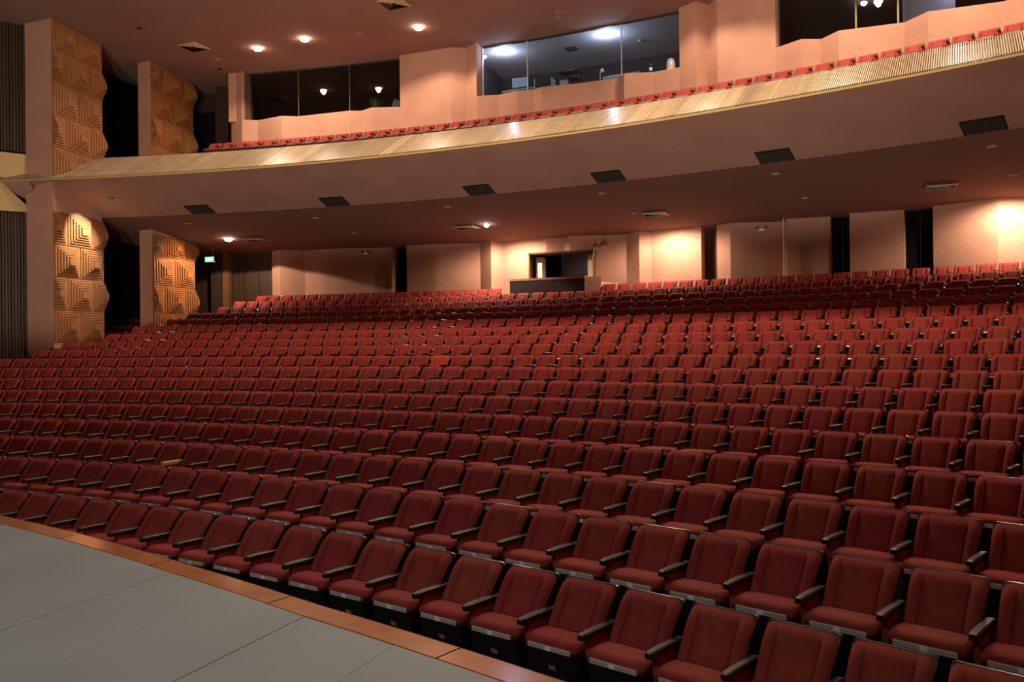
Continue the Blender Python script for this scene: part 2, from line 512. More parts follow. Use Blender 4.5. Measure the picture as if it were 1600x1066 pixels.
def chord_bar(m, R, ta, tb, z0, z1, th):
    a, b = P(R, ta, 0).xy, P(R, tb, 0).xy
    d = (b - a).normalized()
    n = Vector((d.y, -d.x)) * th / 2
    m.prism([tuple(a + n), tuple(b + n), tuple(b - n), tuple(a - n)], z0, z1)
    return m
MULL = [[79.35, 77.03, 74.66, 72.15], [68.70, 66.81, 63.01, 60.74], [57.37, 54.92, 53.68, 50.6, 47.4, 44]]
for wi, ml in enumerate(MULL):
    w = tag(empty('window_%d' % (wi + 1), P(RG, (ml[0] + ml[-1]) / 2, Z_SILL)),
            ['dark three-pane projection room window at the left', 'bluish lit control booth window in the middle', 'tall dark booth window at the upper right'][wi], 'window', kind='structure')
    inv = Matrix.Translation(-w.location)
    for a, b in zip(ml, ml[1:]):
        m = chord_bar(MB(), RG, a - 0.01, b + 0.01, Z_SILL, Z_CEIL - 0.03, 0.012)
        o = m.build('pane', MT['glass'], w); o.matrix_parent_inverse = inv
        o = chord_bar(MB(), RG, a, b, Z_CEIL - 0.05, Z_CEIL, 0.06).build('head_frame', MT['vent'], w); o.matrix_parent_inverse = inv
    for k, a in enumerate(ml):
        wide = 0.05 if (wi == 2 and k in (1, 2)) else 0.022
        dt = wide / RG / D2R
        mtl = MT['palestrip'] if wi == 1 else MT['frame']
        o = chord_bar(MB(), RG - 0.01, a + dt / 2, a - dt / 2, Z_SILL, Z_CEIL - 0.04, 0.05).build('mullion', mtl, w); o.matrix_parent_inverse = inv

# rooms behind the windows
def room(name, label, t0, t1, R1, cm, wm, zc=Z_CEIL - 0.01):
    r = tag(empty(name, P(53, (t0 + t1) / 2, 10)), label, 'room', kind='structure')
    inv = Matrix.Translation(-r.location)
    parts = [('ceiling', MB().sector([(RG + 0.15, zc), (R1, zc)], t0, t1, 12), cm),
             ('back_wall', MB().sector([(R1, 9.4), (R1, zc)], t0, t1, 12), wm),
             ('floor', MB().sector([(RG + 0.15, 10.2), (R1, 10.2)], t0, t1, 12), wm)]
    for tt in (t0, t1):
        parts.append(('side_wall', MB().quad(P(RG + 0.15, tt, 9.4), P(R1, tt, 9.4), P(R1, tt, zc), P(RG + 0.15, tt, zc)), wm))
    for n, mm, mt_ in parts:
        o = mm.build(n, mt_, r); o.matrix_parent_inverse = inv
room('wall_projection_room', 'dark interior behind the left balcony window', 79.9, 71.9, 55.5, MT['dim'], MT['void'])
room('wall_control_booth', 'grey ceiling and dark walls inside the control booth', 69.4, 60.2, 55.6, MT['boothceil'], MT['boothwall'])
room('wall_side_booth', 'dark interior behind the upper right window', 57.9, 43.5, 57.5, MT['boothwall'], MT['void'])
o = MB().solid_sector(53.6, 53.7, 10.2, Z_CEIL - 0.02, 53.9, 52.4, 4).build('wall_screen', MT['alcove'])
tag(o, 'lilac grey partition behind the upper right window', 'partition', kind='structure')

# ---- lower back wall under the balcony
LW = [[(79.63, 54.30), (79.11, 54.02), (78.11, 54.38), (77.05, 54.20), (76.45, 54.20), (74.20, 54.45), (73.91, 54.15)],
      [(73.28, 54.25), (71.93, 54.20), (70.03, 54.45), (69.41, 54.12), (69.07, 54.55), (67.05, 54.22), (66.37, 54.48), (66.05, 54.22), (63.87, 54.60),
       (63.23, 54.22), (62.83, 54.42), (60.85, 54.22)],
      [(60.28, 54.25), (59.74, 54.08), (57.92, 54.55), (57.81, 54.20), (56.39, 54.40)],
      [(55.73, 54.20), (54.10, 54.42)],
      [(53.24, 54.35), (51.42, 54.10), (50.77, 54.34), (48.6, 54.1), (46, 54.4), (43, 54.2)]]
wl = tag(empty('wall_back', P(54.3, 64, 5)), 'pink pleated rear wall under the balcony', 'wall', kind='structure')
wli = Matrix.Translation(-wl.location)
AL0, AL1 = 67.75, 65.08                       # opening of the sound alcove
for run in LW:
    for (ta, ra), (tb, rb) in zip(run, run[1:]):
        cuts = [ta] + [c for c in (AL0, AL1) if tb < c < ta] + [tb]
        for c0, c1 in zip(cuts, cuts[1:]):
            f = lambda t: ra + (rb - ra) * (ta - t) / (ta - tb)
            r0, r1 = f(c0), f(c1)
            mid = (c0 + c1) / 2
            spans = [(3.4, under_z(54.3) + 0.05)]
            if AL1 < mid < AL0:
                spans = [(3.4, 5.15), (6.12, under_z(54.3) + 0.05)]
            for z0, z1 in spans:
                o = MB().prism([tuple(P(r0, c0, 0).xy), tuple(P(r1, c1, 0).xy), tuple(P(54.85, c1, 0).xy), tuple(P(54.85, c0, 0).xy)], z0, z1).build('wall_panel', MT['wall'], wl)
                o.matrix_parent_inverse = wli
for k, (a, b) in enumerate([(73.91, 73.28), (60.85, 60.28), (56.39, 55.73), (54.10, 53.24)]):
    w = tag(empty('door_%d' % (k + 1), P(54.6, (a + b) / 2, 3.9)),
            ['narrow dark doorway left of the plain pink wall', 'dark brown doorway beside the brightest wall panel', 'narrow black doorway on the dim right wall', 'wide black doorway next to the bright right wall'][k], 'doorway', kind='structure')
    inv = Matrix.Translation(-w.location)
    half = (a + b) / 2
    for x0, x1 in ((a, half + 0.02), (half - 0.02, b)):
        o = MB().solid_sector(54.62, 54.70, 3.8, 6.75, x0, x1, 2).build('door_leaf', MT['doorbrown'] if k == 1 else MT['void'], w)
        o.matrix_parent_inverse = inv
# sound alcove room behind the opening
al = tag(empty('wall_alcove', P(55.5, 66.4, 4)), 'lilac grey room seen through the sound desk opening', 'room', kind='structure')
ali = Matrix.Translation(-al.location)
for n, mm, mt_ in [('back_wall', MB().sector([(56.6, 3.9), (56.6, 6.6)], 67.15, 64.4, 4), MT['alcove']),
                   ('dark_wall', MB().sector([(56.2, 3.9), (56.2, 6.6)], 68.6, 67.15, 4), MT['void']),
                   ('ceiling', MB().sector([(54.85, 6.45), (56.7, 6.45)], 68.6, 64.4, 4), MT['alcove']),
                   ('floor', MB().sector([(54.85, 3.9), (56.7, 3.9)], 68.6, 64.4, 4), MT['dim']),
                   ('side_wall', MB().quad(P(54.85, 64.4, 3.9), P(56.7, 64.4, 3.9), P(56.7, 64.4, 6.5), P(54.85, 64.4, 6.5)), MT['alcove']),
                   ('side_wall', MB().quad(P(54.85, 68.6, 3.9), P(56.7, 68.6, 3.9), P(56.7, 68.6, 6.5), P(54.85, 68.6, 6.5)), MT['alcove'])]:
    o = mm.build(n, mt_, al); o.matrix_parent_inverse = ali
fr = tag(empty('window_4', P(54.3, 66.4, 5.1)), 'framed opening above the sound desk enclosure', 'window', kind='structure')
fri = Matrix.Translation(-fr.location)
for n, a in (('reveal', AL0), ('reveal', AL1)):
    dt = 0.05
    o = MB().solid_sector(54.15, 55.0, 5.15, 6.12, a + (dt if a == AL0 else 0), a - (0 if a == AL0 else dt), 1).build(n, MT['midwood'], fr); o.matrix_parent_inverse = fri
    o = MB().solid_sector(54.55, 54.95, 5.15, 6.0, (a - 0.12) if a == AL0 else (a + 0.36), (a - 0.38) if a == AL0 else (a + 0.1), 1).build('sliding_pane', MT['cream'], fr); o.matrix_parent_inverse = fri
o = MB().solid_sector(54.12, 54.95, 6.08, 6.14, AL0 + 0.05, AL1 - 0.05, 3).build('head_board', MT['boxfront'], fr); o.matrix_parent_inverse = fri

# ---- left end: far rear corner, dark side wall, piers
cl = tag(empty('wall_left', P(54.5, 81, 4)), 'dark panelled rear corner beside the green exit sign', 'wall', kind='structure')
cli = Matrix.Translation(-cl.location)
for n, a, b, R, mt_ in [('wood_panel', 79.66, 80.45, 54.7, 'darkwood'), ('wood_panel', 80.47, 81.15, 54.7, 'darkwood'), ('wood_panel', 81.17, 81.72, 54.7, 'darkwood'),
                        ('post', 81.72, 82.02, 54.35, 'midwood'), ('pilaster', 82.02, 82.52, 54.25, 'dim'), ('curtain', 82.52, 82.9, 55.2, 'void'), ('wood_panel', 82.9, 85.5, 54.8, 'darkwood')]:  # the near-black sheet puts the recess's darkness into its colour
    o = MB().solid_sector(R, R + 0.3, 3.5, 6.75, a, b, 3).build(n, MT[mt_], cl); o.matrix_parent_inverse = cli
cu = tag(empty('wall_left', P(53.5, 82, 9)), 'dark recess at the left end of the balcony', 'wall', kind='structure')
cui = Matrix.Translation(-cu.location)
for n, a, b, R, z1, mt_ in [('curtain', 80.1, 81.05, 53.6, 12.9, 'void'), ('pilaster', 81.05, 81.65, 53.2, Z_CEIL, 'dim'), ('curtain', 81.65, 84, 54.0, 12.6, 'void'), ('lintel', 80.1, 84, 54.05, Z_CEIL, 'dim')]:  # near-black sheets stand for the unlit depth of the recess
    o = MB().solid_sector(R, R + 0.2, 9.2, z1, a, b, 4).build(n, MT[mt_], cu); o.matrix_parent_inverse = cui
A1, B1 = Vector((-14.76, 26.84)), Vector((-14.31, 29.15))
A2, B2 = Vector((-13.35, 30.97)), Vector((-12.83, 33.65))
out1 = Vector((-0.925, 0.38))
# wall behind the piers, near-black in colour for the unlit void there
q0 = A1 + out1 * 2.6 - Vector((0.32, 0.95)) * 1.0
q1 = A2 + out1 * 1.9 + Vector((0.2, 0.98)) * 7
m = MB()
nn = Vector((-0.94, 0.32)) * 0.2
m.prism([tuple(q0), tuple(q1), tuple(q1 + nn), tuple(q0 + nn)], 0, Z_CEIL)
tag(m.build('wall_left', MT['void']), 'black side passage wall behind the carved piers', 'wall', kind='structure')
for k, (A, B, wd) in enumerate([(A1, B1, 1.22), (A2, B2, 0.62)]):
    m = MB()
    m.prism([tuple(A), tuple(B), tuple(B + out1 * wd), tuple(A + out1 * wd)], 0.5, Z_CEIL)
    tag(m.build('wall_left', MT['wall']), ['pink pier with carved wood panels nearest the stage', 'pink pier with carved wood panels under the far lamp'][k], 'pier', kind='structure')
# slatted side wall, gallery front and lower gallery left of the first pier
sw = tag(empty('wall_left', (-17.0, 27.5, 3)), 'dark slatted side wall at the left edge', 'wall', kind='structure')
swi = Matrix.Translation(-sw.location)
w0 = A1 + out1 * 1.25 + Vector((0.1, 0.3))
wd_ = Vector((-0.80, -0.60))
for zz0, zz1, nm in ((2.4, 7.2, 'slats'), (9.2, Z_CEIL, 'slats')):
    m = MB()
    for k in range(46):
        p = w0 + wd_ * (0.09 * k)
        s2 = wd_ * (0.028 if k % 3 else 0.038)
        n2 = Vector((-wd_.y, wd_.x)) * 0.04
        m.prism([tuple(p - s2), tuple(p + s2), tuple(p + s2 + n2), tuple(p - s2 + n2)], zz0, zz1)
    o = m.build(nm, MT['darkwood'], sw); o['kind'] = 'stuff'; o.matrix_parent_inverse = swi
n2 = Vector((-wd_.y, wd_.x)) * -0.1
o = MB().prism([tuple(w0), tuple(w0 + wd_ * 4.2), tuple(w0 + wd_ * 4.2 + n2), tuple(w0 + n2)], 0, Z_CEIL).build('backing', MT['void'], sw); o.matrix_parent_inverse = swi
n3 = Vector((-wd_.y, wd_.x)) * 0.12
o = MB().prism([tuple(w0), tuple(w0 + wd_ * 4.2), tuple(w0 + wd_ * 4.2 + n3), tuple(w0 + n3)], 8.30, 9.12).build('gallery_front', MT['beige'], sw); o.matrix_parent_inverse = swi
pa, pb = w0 + n3, w0 + wd_ * 4.2 + n3
m = MB()
m.add([(*pa, 7.22), (*pb, 7.22), (*(pa + wd_ * 1.5), 8.7), (*pb, 9.6), (*w0, 7.22), (*(w0 + wd_ * 4.2), 7.22), (*(w0 + wd_ * 1.5), 8.7), (*(w0 + wd_ * 4.2), 9.6)],
      [(0, 1, 3, 2), (4, 6, 7, 5), (0, 2, 6, 4), (2, 3, 7, 6), (0, 4, 5, 1)])
o = m.build('gallery_gusset', MT['beige'], sw); o.matrix_parent_inverse = swi
m = MB()
m.add([P(45.5, 84.6, 8.14), P(45.4, 88.5, 8.4), P(47.0, 88.5, 7.1), P(46.6, 84.6, 7.25)], [(0, 1, 2, 3)])
o = m.build('gallery_soffit', MT['soffit'], sw); o.matrix_parent_inverse = swi
# right side wall, outside the picture
m = MB()
m.quad(P(26, 40, 0), P(60, 43, 0), P(60, 43, Z_CEIL), P(26, 40, Z_CEIL))
tag(m.build('wall_right', MT['wall']), 'pink side wall beyond the right edge of the picture', 'wall', kind='structure')

# ---- carved wood relief panels on the piers
def relief(A, B, z_list, parity, label):
    d = (B - A)
    L = d.length
    d = d.normalized()
    n = Vector((d.y, -d.x))
    root = tag(empty('carved_wood_panel', (*A, z_list[-1])), label, 'wall panel')
    M4 = Matrix(((d.x, n.x, 0, 0), (d.y, n.y, 0, 0), (0, 0, 1, 0), (0, 0, 0, 1)))
    root.matrix_world = Matrix.Translation((*A, z_list[-1])) @ M4
    zb = z_list[-1]
    NL = 6
    MB().box(0, L, 0, 0.03, 0, z_list[0] - zb).build('backing_board', MT['relief'], root)
    for r in range(len(z_list) - 1):
        z1, z0 = z_list[r] - zb, z_list[r + 1] - zb
        zfull0 = z1 - 1.05 if r else z0
        w = L / 2
        xs = [0, w, 2 * w] if (r + parity) % 2 == 0 else [-w / 2, w / 2, 1.5 * w, 2.5 * w]
        for xa, xb in zip(xs, xs[1:]):
            m = MB()
            def lv(k):
                f = (k + 0.3) / (NL + 0.7) / 2
                return xa + (xb - xa) * f, xb - (xb - xa) * f * 0.92, z0 + (z1 - z0) * f * 0.96, z1 - (z1 - z0) * f
            for k in range(NL):
                x0, x1, h0, h1 = lv(k)
                u0, u1, g0, g1 = lv(k + 1)
                g = 0.022
                u0, u1, g0, g1 = u0 - g, u1 + g, g0 - g, g1 + g
                d0, d1_ = 0.0, 0.03 + 0.036 * (k + 1)
                rects = [(x0, u0, h0, h1), (u1, x1, h0, h1), (u0, u1, h0, g0), (u0, u1, g1, h1)] if k < NL - 1 else [(x0, x1, h0, h1)]
                for q0_, q1_, q2_, q3_ in rects:
                    c0, c1 = max(q0_, 0.0), min(q1_, L)
                    if c1 - c0 > 0.004:
                        m.box(c0, c1, d0, d1_, q2_, q3_)
            if not m.v:
                continue
            m.build('relief_tile', MT['relief'], root)
    return root
relief(A1, B1, [13.38, 12.37, 11.35, 10.30, 9.25, 8.20], 0, 'upper carved wood relief panel on the pier nearest the stage')
relief(A1, B1, [7.16, 6.10, 5.05, 3.98, 2.93], 1, 'lower carved wood relief panel lit white by a spotlight')
relief(A2, B2, [13.38, 12.37, 11.35, 10.30, 9.25], 1, 'upper carved wood relief panel, orange brown, on the farther pier')
relief(A2, B2, [6.95, 6.12, 5.06, 4.0, 3.3], 1, 'lower carved wood relief panel glowing orange on the farther pier')

# ================================================================== SEATS
def smooth01(x):
    x = max(0.0, min(1.0, x))
    return x * x * (3 - 2 * x)
def back_mesh():
    us = [-1, -0.975, -0.9, -0.78, -0.65, -0.625, -0.60, -0.575, -0.55, -0.27, 0, 0.27, 0.55, 0.575, 0.60, 0.625, 0.65, 0.78, 0.9, 0.975, 1]
    vs_ = [0, 0.1, 0.3, 0.55, 0.75, 0.84, 0.91, 0.965, 1.0]
    v, f = [], []
    for vv in vs_:
        hw = 0.224 + 0.016 * vv
        for u in us:
            au = abs(u)
            rc = 0.014 * (1 - math.sqrt(max(0, 1 - ((vv - 0.91) / 0.09) ** 2))) if vv > 0.91 else 0.0
            x = u * (hw - rc)
            z = 0.46 + 0.417 * vv - 0.006 * (au ** 8)
            y = 0.275 * (1 - vv) ** 1.15 + 0.03 * math.sin(vv * math.pi)
            fade = smooth01((0.92 - vv) / 0.12)
            flare = 0.0
            y += 0.020 * smooth01((au - 0.60 - flare) / 0.10) * fade
            y -= 0.040 * math.exp(-((au - 0.60 - flare) / 0.024) ** 2) * fade
            y -= 0.060 * smooth01((au - 0.90) / 0.10) ** 2
            y -= 0.045 * smooth01((vv - 0.90) / 0.10) ** 2
            v.append((x, y, z))
    n = len(us)
    for j in range(len(vs_) - 1):
        for i in range(n - 1):
            f.append((j * n + i, j * n + i + 1, (j + 1) * n + i + 1, (j + 1) * n + i))
    return MB().add(v, f)
def shell_mb():
    """dark rear shell whose rim shows as a thin line around the cushion"""
    out = []
    for vv, dx in ((0, 0), (0.5, 0), (0.93, 0), (0.985, -0.008), (1.0, -0.024)):
        out.append((0.2255 + 0.0165 * vv + dx, 0.44 + 0.440 * vv, 0.255 * (1 - vv) ** 1.15))
    v = []
    for dy in (-0.046, -0.066):
        for s in (-1, 1):
            for hw, z, y in out:
                v.append((s * hw, y + dy, z))
    k = len(out)
    f = []
    for j in range(k - 1):
        f.append((j, j + 1, k + j + 1, k + j))
        f.append((2 * k + j, 2 * k + j + 1, 3 * k + j + 1, 3 * k + j))
        for s in (0, k):
            f.append((s + j, s + j + 1, 2 * k + s + j + 1, 2 * k + s + j))
    f.append((k - 1, 2 * k - 1, 4 * k - 1, 3 * k - 1))
    f.append((0, k, 3 * k, 2 * k))
    return MB().add(v, f)
def cushion_mb():
    prof = [(0.16, 0.45), (0.17, 0.575), (0.28, 0.595), (0.38, 0.603), (0.445, 0.600), (0.487, 0.585), (0.503, 0.563), (0.50, 0.54), (0.47, 0.50)]
    xs = [(-0.234, 0.045), (-0.226, 0.014), (-0.20, 0), (-0.08, -0.004), (0.08, -0.004), (0.20, 0), (0.226, 0.014), (0.234, 0.045)]
    v, f = [], []
    for x, dr in xs:
        for y, z in prof:
            top = z > 0.55
            v.append((x, y - (dr * 0.6 if y > 0.46 else 0), z - (dr if top else 0)))
    m = len(prof)
    for i in range(len(xs) - 1):
        for j in range(m):
            k = (j + 1) % m
            f.append((i * m + j, i * m + k, (i + 1) * m + k, (i + 1) * m + j))
    f.append(tuple(range(m)))
    f.append(tuple(range(len(xs) * m - 1, (len(xs) - 1) * m - 1, -1)))
    return MB().add(v, f)
def strip_mb():
    return MB().bbox(-0.19, 0.19, 0.488, 0.512, 0.518, 0.553, 0.006)
def plate_mb():
    return MB().box(-0.024, 0.024, 0.510, 0.519, 0.521, 0.552)
def pan_mb():
    m = MB()
    pts = [(0.14, 0.44), (0.47, 0.51), (0.505, 0.515), (0.45, 0.36), (0.36, 0.20), (0.33, 0.20), (0.24, 0.40)]
    v = [(-0.215, y, z) for y, z in pts] + [(0.215, y, z) for y, z in pts]
    n = len(pts)
    m.add(v, [tuple(range(n)), tuple(range(2 * n - 1, n - 1, -1))] + [(k, (k + 1) % n, n + (k + 1) % n, n + k) for k in range(n)])
    m.box(-0.25, 0.25, 0.16, 0.20, 0.0, 0.42)
    return m
def arm_mb(x=-0.275):
    m = MB()
    v = []
    ring = [(0.0, -0.026), (0.0, 0.014), (0.009, 0.022), (0.049, 0.022), (0.058, 0.014), (0.058, -0.026)]
    stations = [(0.06, 0.640, 0.85), (0.10, 0.645, 1), (0.38, 0.652, 1.05), (0.48, 0.652, 1.0), (0.503, 0.648, 0.8)]
    for y, z, s in stations:
        for a, b in ring:
            v.append((x + (a - 0.029) * s, y, z + b * s))
    n = len(ring)
    f = [(i * n + j, i * n + (j + 1) % n, (i + 1) * n + (j + 1) % n, (i + 1) * n + j) for i in range(len(stations) - 1) for j in range(n)]
    f += [tuple(range(n)), tuple(range(len(stations) * n - 1, (len(stations) - 1) * n - 1, -1))]
    return m.add(v, f)
def stand_mb(x=-0.275):
    m = MB()
    pts = [(0.0, 0.0), (0.36, 0.0), (0.36, 0.42), (0.28, 0.46), (0.12, 0.62), (0.03, 0.62)]
    v = [(x - 0.017, y, z) for y, z in pts] + [(x + 0.017, y, z) for y, z in pts]
    n = len(pts)
    return m.add(v, [tuple(range(n)), tuple(range(2 * n - 1, n - 1, -1))] + [(k, (k + 1) % n, n + (k + 1) % n, n + k) for k in range(n)])
def side_mb(x=-0.275):
    m = MB()
    pts = [(0.12, 0.36), (0.36, 0.36), (0.40, 0.45), (0.42, 0.632), (0.12, 0.625)]
    v = [(x - 0.021, y, z) for y, z in pts] + [(x + 0.021, y, z) for y, z in pts]
    n = len(pts)
    return m.add(v, [tuple(range(n)), tuple(range(2 * n - 1, n - 1, -1))] + [(k, (k + 1) % n, n + (k + 1) % n, n + k) for k in range(n)])

def drop(m, dz=0.018):
    m.v = [(x, y, max(0.0, z - dz)) for x, y, z in m.v]
    return m
ME = dict(back=back_mesh().mesh('backrest', MT['fabric'], True), back_new=back_mesh().mesh('backrest_new', MT['fabric_new'], True),
          shell=shell_mb().mesh('back_shell', MT['shell']), cushion=drop(cushion_mb()).mesh('seat_cushion', MT['fabric'], True),
          cushion_new=drop(cushion_mb()).mesh('seat_cushion_new', MT['fabric_new'], True),
          strip=drop(strip_mb()).mesh('metal_strip', MT['steel']), strip_dull=drop(strip_mb()).mesh('metal_strip_dull', MT['dullsteel']), plate=drop(plate_mb()).mesh('number_plate', MT['plate']),
          pan=drop(pan_mb()).mesh('seat_base', MT['black']), arm=arm_mb().mesh('armrest', MT['armwood']), arm_pale=arm_mb().mesh('armrest_pale', MT['palewood']),
          stand=stand_mb().mesh('side_stand', MT['black']), side=side_mb().mesh('side_panel', MT['fabric']),
          kick=drop(MB().add([(-0.03, 0.4580, 0.362), (0.03, 0.4580, 0.362), (0.03, 0.4715, 0.40), (-0.03, 0.4715, 0.40)], [(0, 1, 2, 3)]), 0.016).mesh('kick_plate', MT['brownplate']))
def make_seat(R, t, zf, label, group, cat='theatre seat', name='theatre_seat', new=None, arm='arm', kick=False):
    r = empty(name, P(R, t, zf), (t + 90) * D2R)
    tag(r, label, cat, group)
    link('backrest', ME['back_new' if new == 'back' else 'back'], r)
    link('back_shell', ME['shell'], r)
    cu = link('seat_cushion', ME['cushion_new' if new == 'cushion' else 'cushion'], r)
    link('metal_strip', ME['strip_dull' if name == 'balcony_seat' else 'strip'], cu)
    if name != 'balcony_seat':
        link('number_plate', ME['plate'], cu)
    link('seat_base', ME['pan'], r)
    link('armrest', ME[arm], r)
    sd = link('side_stand', ME['stand'], r)
    link('side_panel', ME['side'], sd)
    if kick:
        link('kick_plate', ME['kick'], r)
    return r

seats = []
for i in range(18):
    R = ROW_R[i]
    dt = PITCHM / R / D2R
    k0 = math.ceil((ANCHOR[i] - T_LEFT[i]) / dt - 1e-6)
    t = ANCHOR[i] - k0 * dt
    row = []
    first = True
    while t > T_RIGHT[i]:
        tc = t - dt / 2
        if not (i == 17 and 64.2 < tc < 68.25):
            px = to_px(P(R, tc, ROW_F[i] + 0.7))
            row.append([i, tc, px, first])
            first = False
        t -= dt
    vis = [s for s in row if -18 < s[2][0] < 1690 and s[2][1] < 1190]
    for n, s in enumerate(vis):
        s.append(n + 1)
        seats.append(s)
seats.sort(key=lambda s: s[2][2])
is_new = lambda s: s[0] == 8 and abs(s[2][0] - 683) < 15      # the one re-covered seat stays a thing of its own
near = seats[:300] + [s for s in seats[300:] if is_new(s)]
rest = [s for s in seats[300:] if not is_new(s)]
for i, tc, px, first, n in near:
    lab = 'red fabric theatre seat, %s from the left in view, %s row from the stage' % (ordinal(n), ordinal(i + 1))
    new, arm = None, 'arm'
    if i == 8 and abs(px[0] - 683) < 15:
        new = 'back'; lab = 'seat with a brighter orange-red backrest, in the %s row from the stage' % ordinal(i + 1)
    if i == 2 and abs(px[0] - 258) < 18:
        arm = 'arm_pale'; lab = 'red seat with a pale bare-wood armrest, in the %s row from the stage' % ordinal(i + 1)
    if i == 3 and abs(px[0] - 757) < 22:
        new = 'cushion'; lab = 'seat with an orange-red cushion, in the %s row from the stage' % ordinal(i + 1)
    make_seat(ROW_R[i], tc, ROW_F[i], lab, 'theatre seats on the main floor', new=new, arm=arm, kick=(i == 0))
# the farther seats: one object, one mesh
names = ['back', 'shell', 'cushion', 'strip', 'plate', 'arm', 'stand', 'side', 'pan']
mats = ['fabric', 'shell', 'fabric', 'steel', 'plate', 'armwood', 'black', 'fabric', 'black']
uni = []
for q in mats:
    if q not in uni: uni.append(q)
V, F, MI, SM = [], [], [], []
base = []
for nme, q in zip(names, mats):
    me = ME[nme]
    base.append(([v.co.copy() for v in me.vertices], [tuple(p.vertices) for p in me.polygons], uni.index(q), nme in ('back', 'cushion')))
for i, tc, px, first, n in rest:
    Mx = frame_at(ROW_R[i], tc, ROW_F[i])
    items = list(base)
    for vs_, fs_, mi, sm in items:
        o0 = len(V)
        V += [tuple(Mx @ v) for v in vs_]
        F += [tuple(a + o0 for a in f) for f in fs_]
        MI += [mi] * len(fs_)
        SM += [sm] * len(fs_)
    if first:
        for key in ('arm', 'stand', 'side'):
            me = ME[key]
            o0 = len(V)
            V += [tuple(Mx @ (v.co + Vector((0.55, 0, 0)))) for v in me.vertices]
            F += [tuple(a + o0 for a in p.vertices) for p in me.polygons]
            MI += [uni.index({'arm': 'armwood', 'stand': 'black', 'side': 'fabric'}[key])] * len(me.polygons)
            SM += [False] * len(me.polygons)
me = bpy.data.meshes.new('rear_seats')
me.from_pydata(V, [], F)
for q in uni:
    me.materials.append(MT[q])
me.polygons.foreach_set('material_index', MI)
me.polygons.foreach_set('use_smooth', SM)
o = link('theatre_seats', me)
tag(o, 'remaining rows of red theatre seats farther back on the main floor', 'theatre seats', 'theatre seats on the main floor', 'stuff')

# balcony seats
dt = PITCHM / 49.6 / D2R
t = 79.72
n = 0
while t > 49.0:
    n += 1
    make_seat(49.6, t - dt / 2, Z_BALC, 'red balcony seat behind the slatted parapet, %s from the left end' % ordinal(n), 'balcony seats', 'balcony seat', 'balcony_seat')
    t -= dt

# ================================================================== LAMPS
def spot(parent, loc, power, col, size=150, blend=0.35, radius=0.06, aim=None, name='lamp_light'):
    l = bpy.data.lights.new(name, 'SPOT')
    l.energy = power
    l.color = col
    l.spot_size = size * D2R
    l.spot_blend = blend
    l.shadow_soft_size = radius
    o = bpy.data.objects.new(name, l)
    COL.objects.link(o)
    if aim is not None:
        d = Vector(aim) - Vector(loc)
        o.rotation_euler = d.to_track_quat('-Z', 'Y').to_euler()
    if parent:
        o.parent = parent
        o.location = Vector(loc) - parent.location
    else:
        o.location = loc
    return o
ring_me = MB().lathe([(0.085, 0.0), (0.115, 0.0), (0.12, -0.012), (0.112, -0.022), (0.088, -0.022), (0.085, 0.0)], n=20).mesh('trim_ring', MT['ring'], True)
can_me = MB().lathe([(0.086, 0.0), (0.075, -0.004), (0.06, -0.006), (0.0, -0.007)], n=20).mesh('reflector', MT['lampoff'], True)
def bulb_me(m_, r, nm):
    return MB().lathe([(r * 0.5, 0.0), (r * 0.95, -0.02), (r, -0.05), (r * 0.8, -0.085), (r * 0.4, -0.105), (0.0, -0.11)], n=18).mesh(nm, m_, True)
BULB = dict(warm=bulb_me(MT['lampwarm'], 0.14, 'bulb_warm'), white=bulb_me(MT['lampwhite'], 0.09, 'bulb_white'), blue=bulb_me(MT['lampblue'], 0.10, 'bulb_blue'), small=bulb_me(MT['lampwhite'], 0.045, 'bulb_small'))
def downlight(R, t, z, label, group, bulb=None, power=0, col=WARM, aim=None, size=150, blend=0.3):
    r = tag(empty('downlight', P(R, t, z - 0.002)), label, 'ceiling lamp', group)
    link('trim_ring', ring_me, r)
    if bulb:
        link('bulb', BULB[bulb], r)
        if power:
            o = spot(r, P(R, t, z - 0.13), power, col, size, blend, 0.08, aim)
            if size >= 180:
                l = bpy.data.lights.new('lamp_light', 'POINT')
                l.energy, l.color, l.shadow_soft_size = power, col, 0.08
                o.data = l
                o.location.z -= 0.12
    else:
        link('reflector', can_me, r)
    return r
# lit over the balcony, in view
for R, t, lab in [(49.45, 77.35, 'leftmost of the three glaring lamps in the upper ceiling'), (49.06, 74.97, 'middle one of the three glaring lamps in the upper ceiling'),
                  (49.39, 70.13, 'rightmost of the three glaring lamps in the upper ceiling')]:
    downlight(R, t, Z_CEIL, lab, 'lit ceiling lamps over the balcony', 'warm', PW['balcony'], WARM)
for k, (R, t) in enumerate([(50.14, 79.65), (49.27, 72.64), (50.1, 64.69), (50.52, 64.94)]):
    downlight(R, t, Z_CEIL, ['tiny unlit ceiling lamp right of the left air diffuser', 'tiny unlit ceiling lamp between the lit upper lamps', 'tiny unlit ceiling lamp above the booth window, upper one', 'tiny unlit ceiling lamp above the booth window, lower one'][k], 'unlit lamps in the upper ceiling')
for k, t in enumerate([59.3, 54.9, 51.4, 48.2]):
    downlight(49.3, t, Z_CEIL, 'lit upper ceiling lamp beyond the top edge, %s toward the right' % ordinal(k + 1), 'lit ceiling lamps over the balcony', 'warm', PW['balcony'], WARM)
# house lights over the stalls, above the frame
for k, t in enumerate([77.5, 72.5, 67.5, 62.5, 57.5, 52.5, 47.5]):
    downlight(44.0, t, Z_CEIL, 'house lamp over the stalls above the picture, %s from the left' % ordinal(k + 1), 'house lamps over the stalls', 'warm', PW['house'] * (0.3, 0.5, 0.85, 1.05, 1.05, 1, 0.6)[k], WARM, size=140)
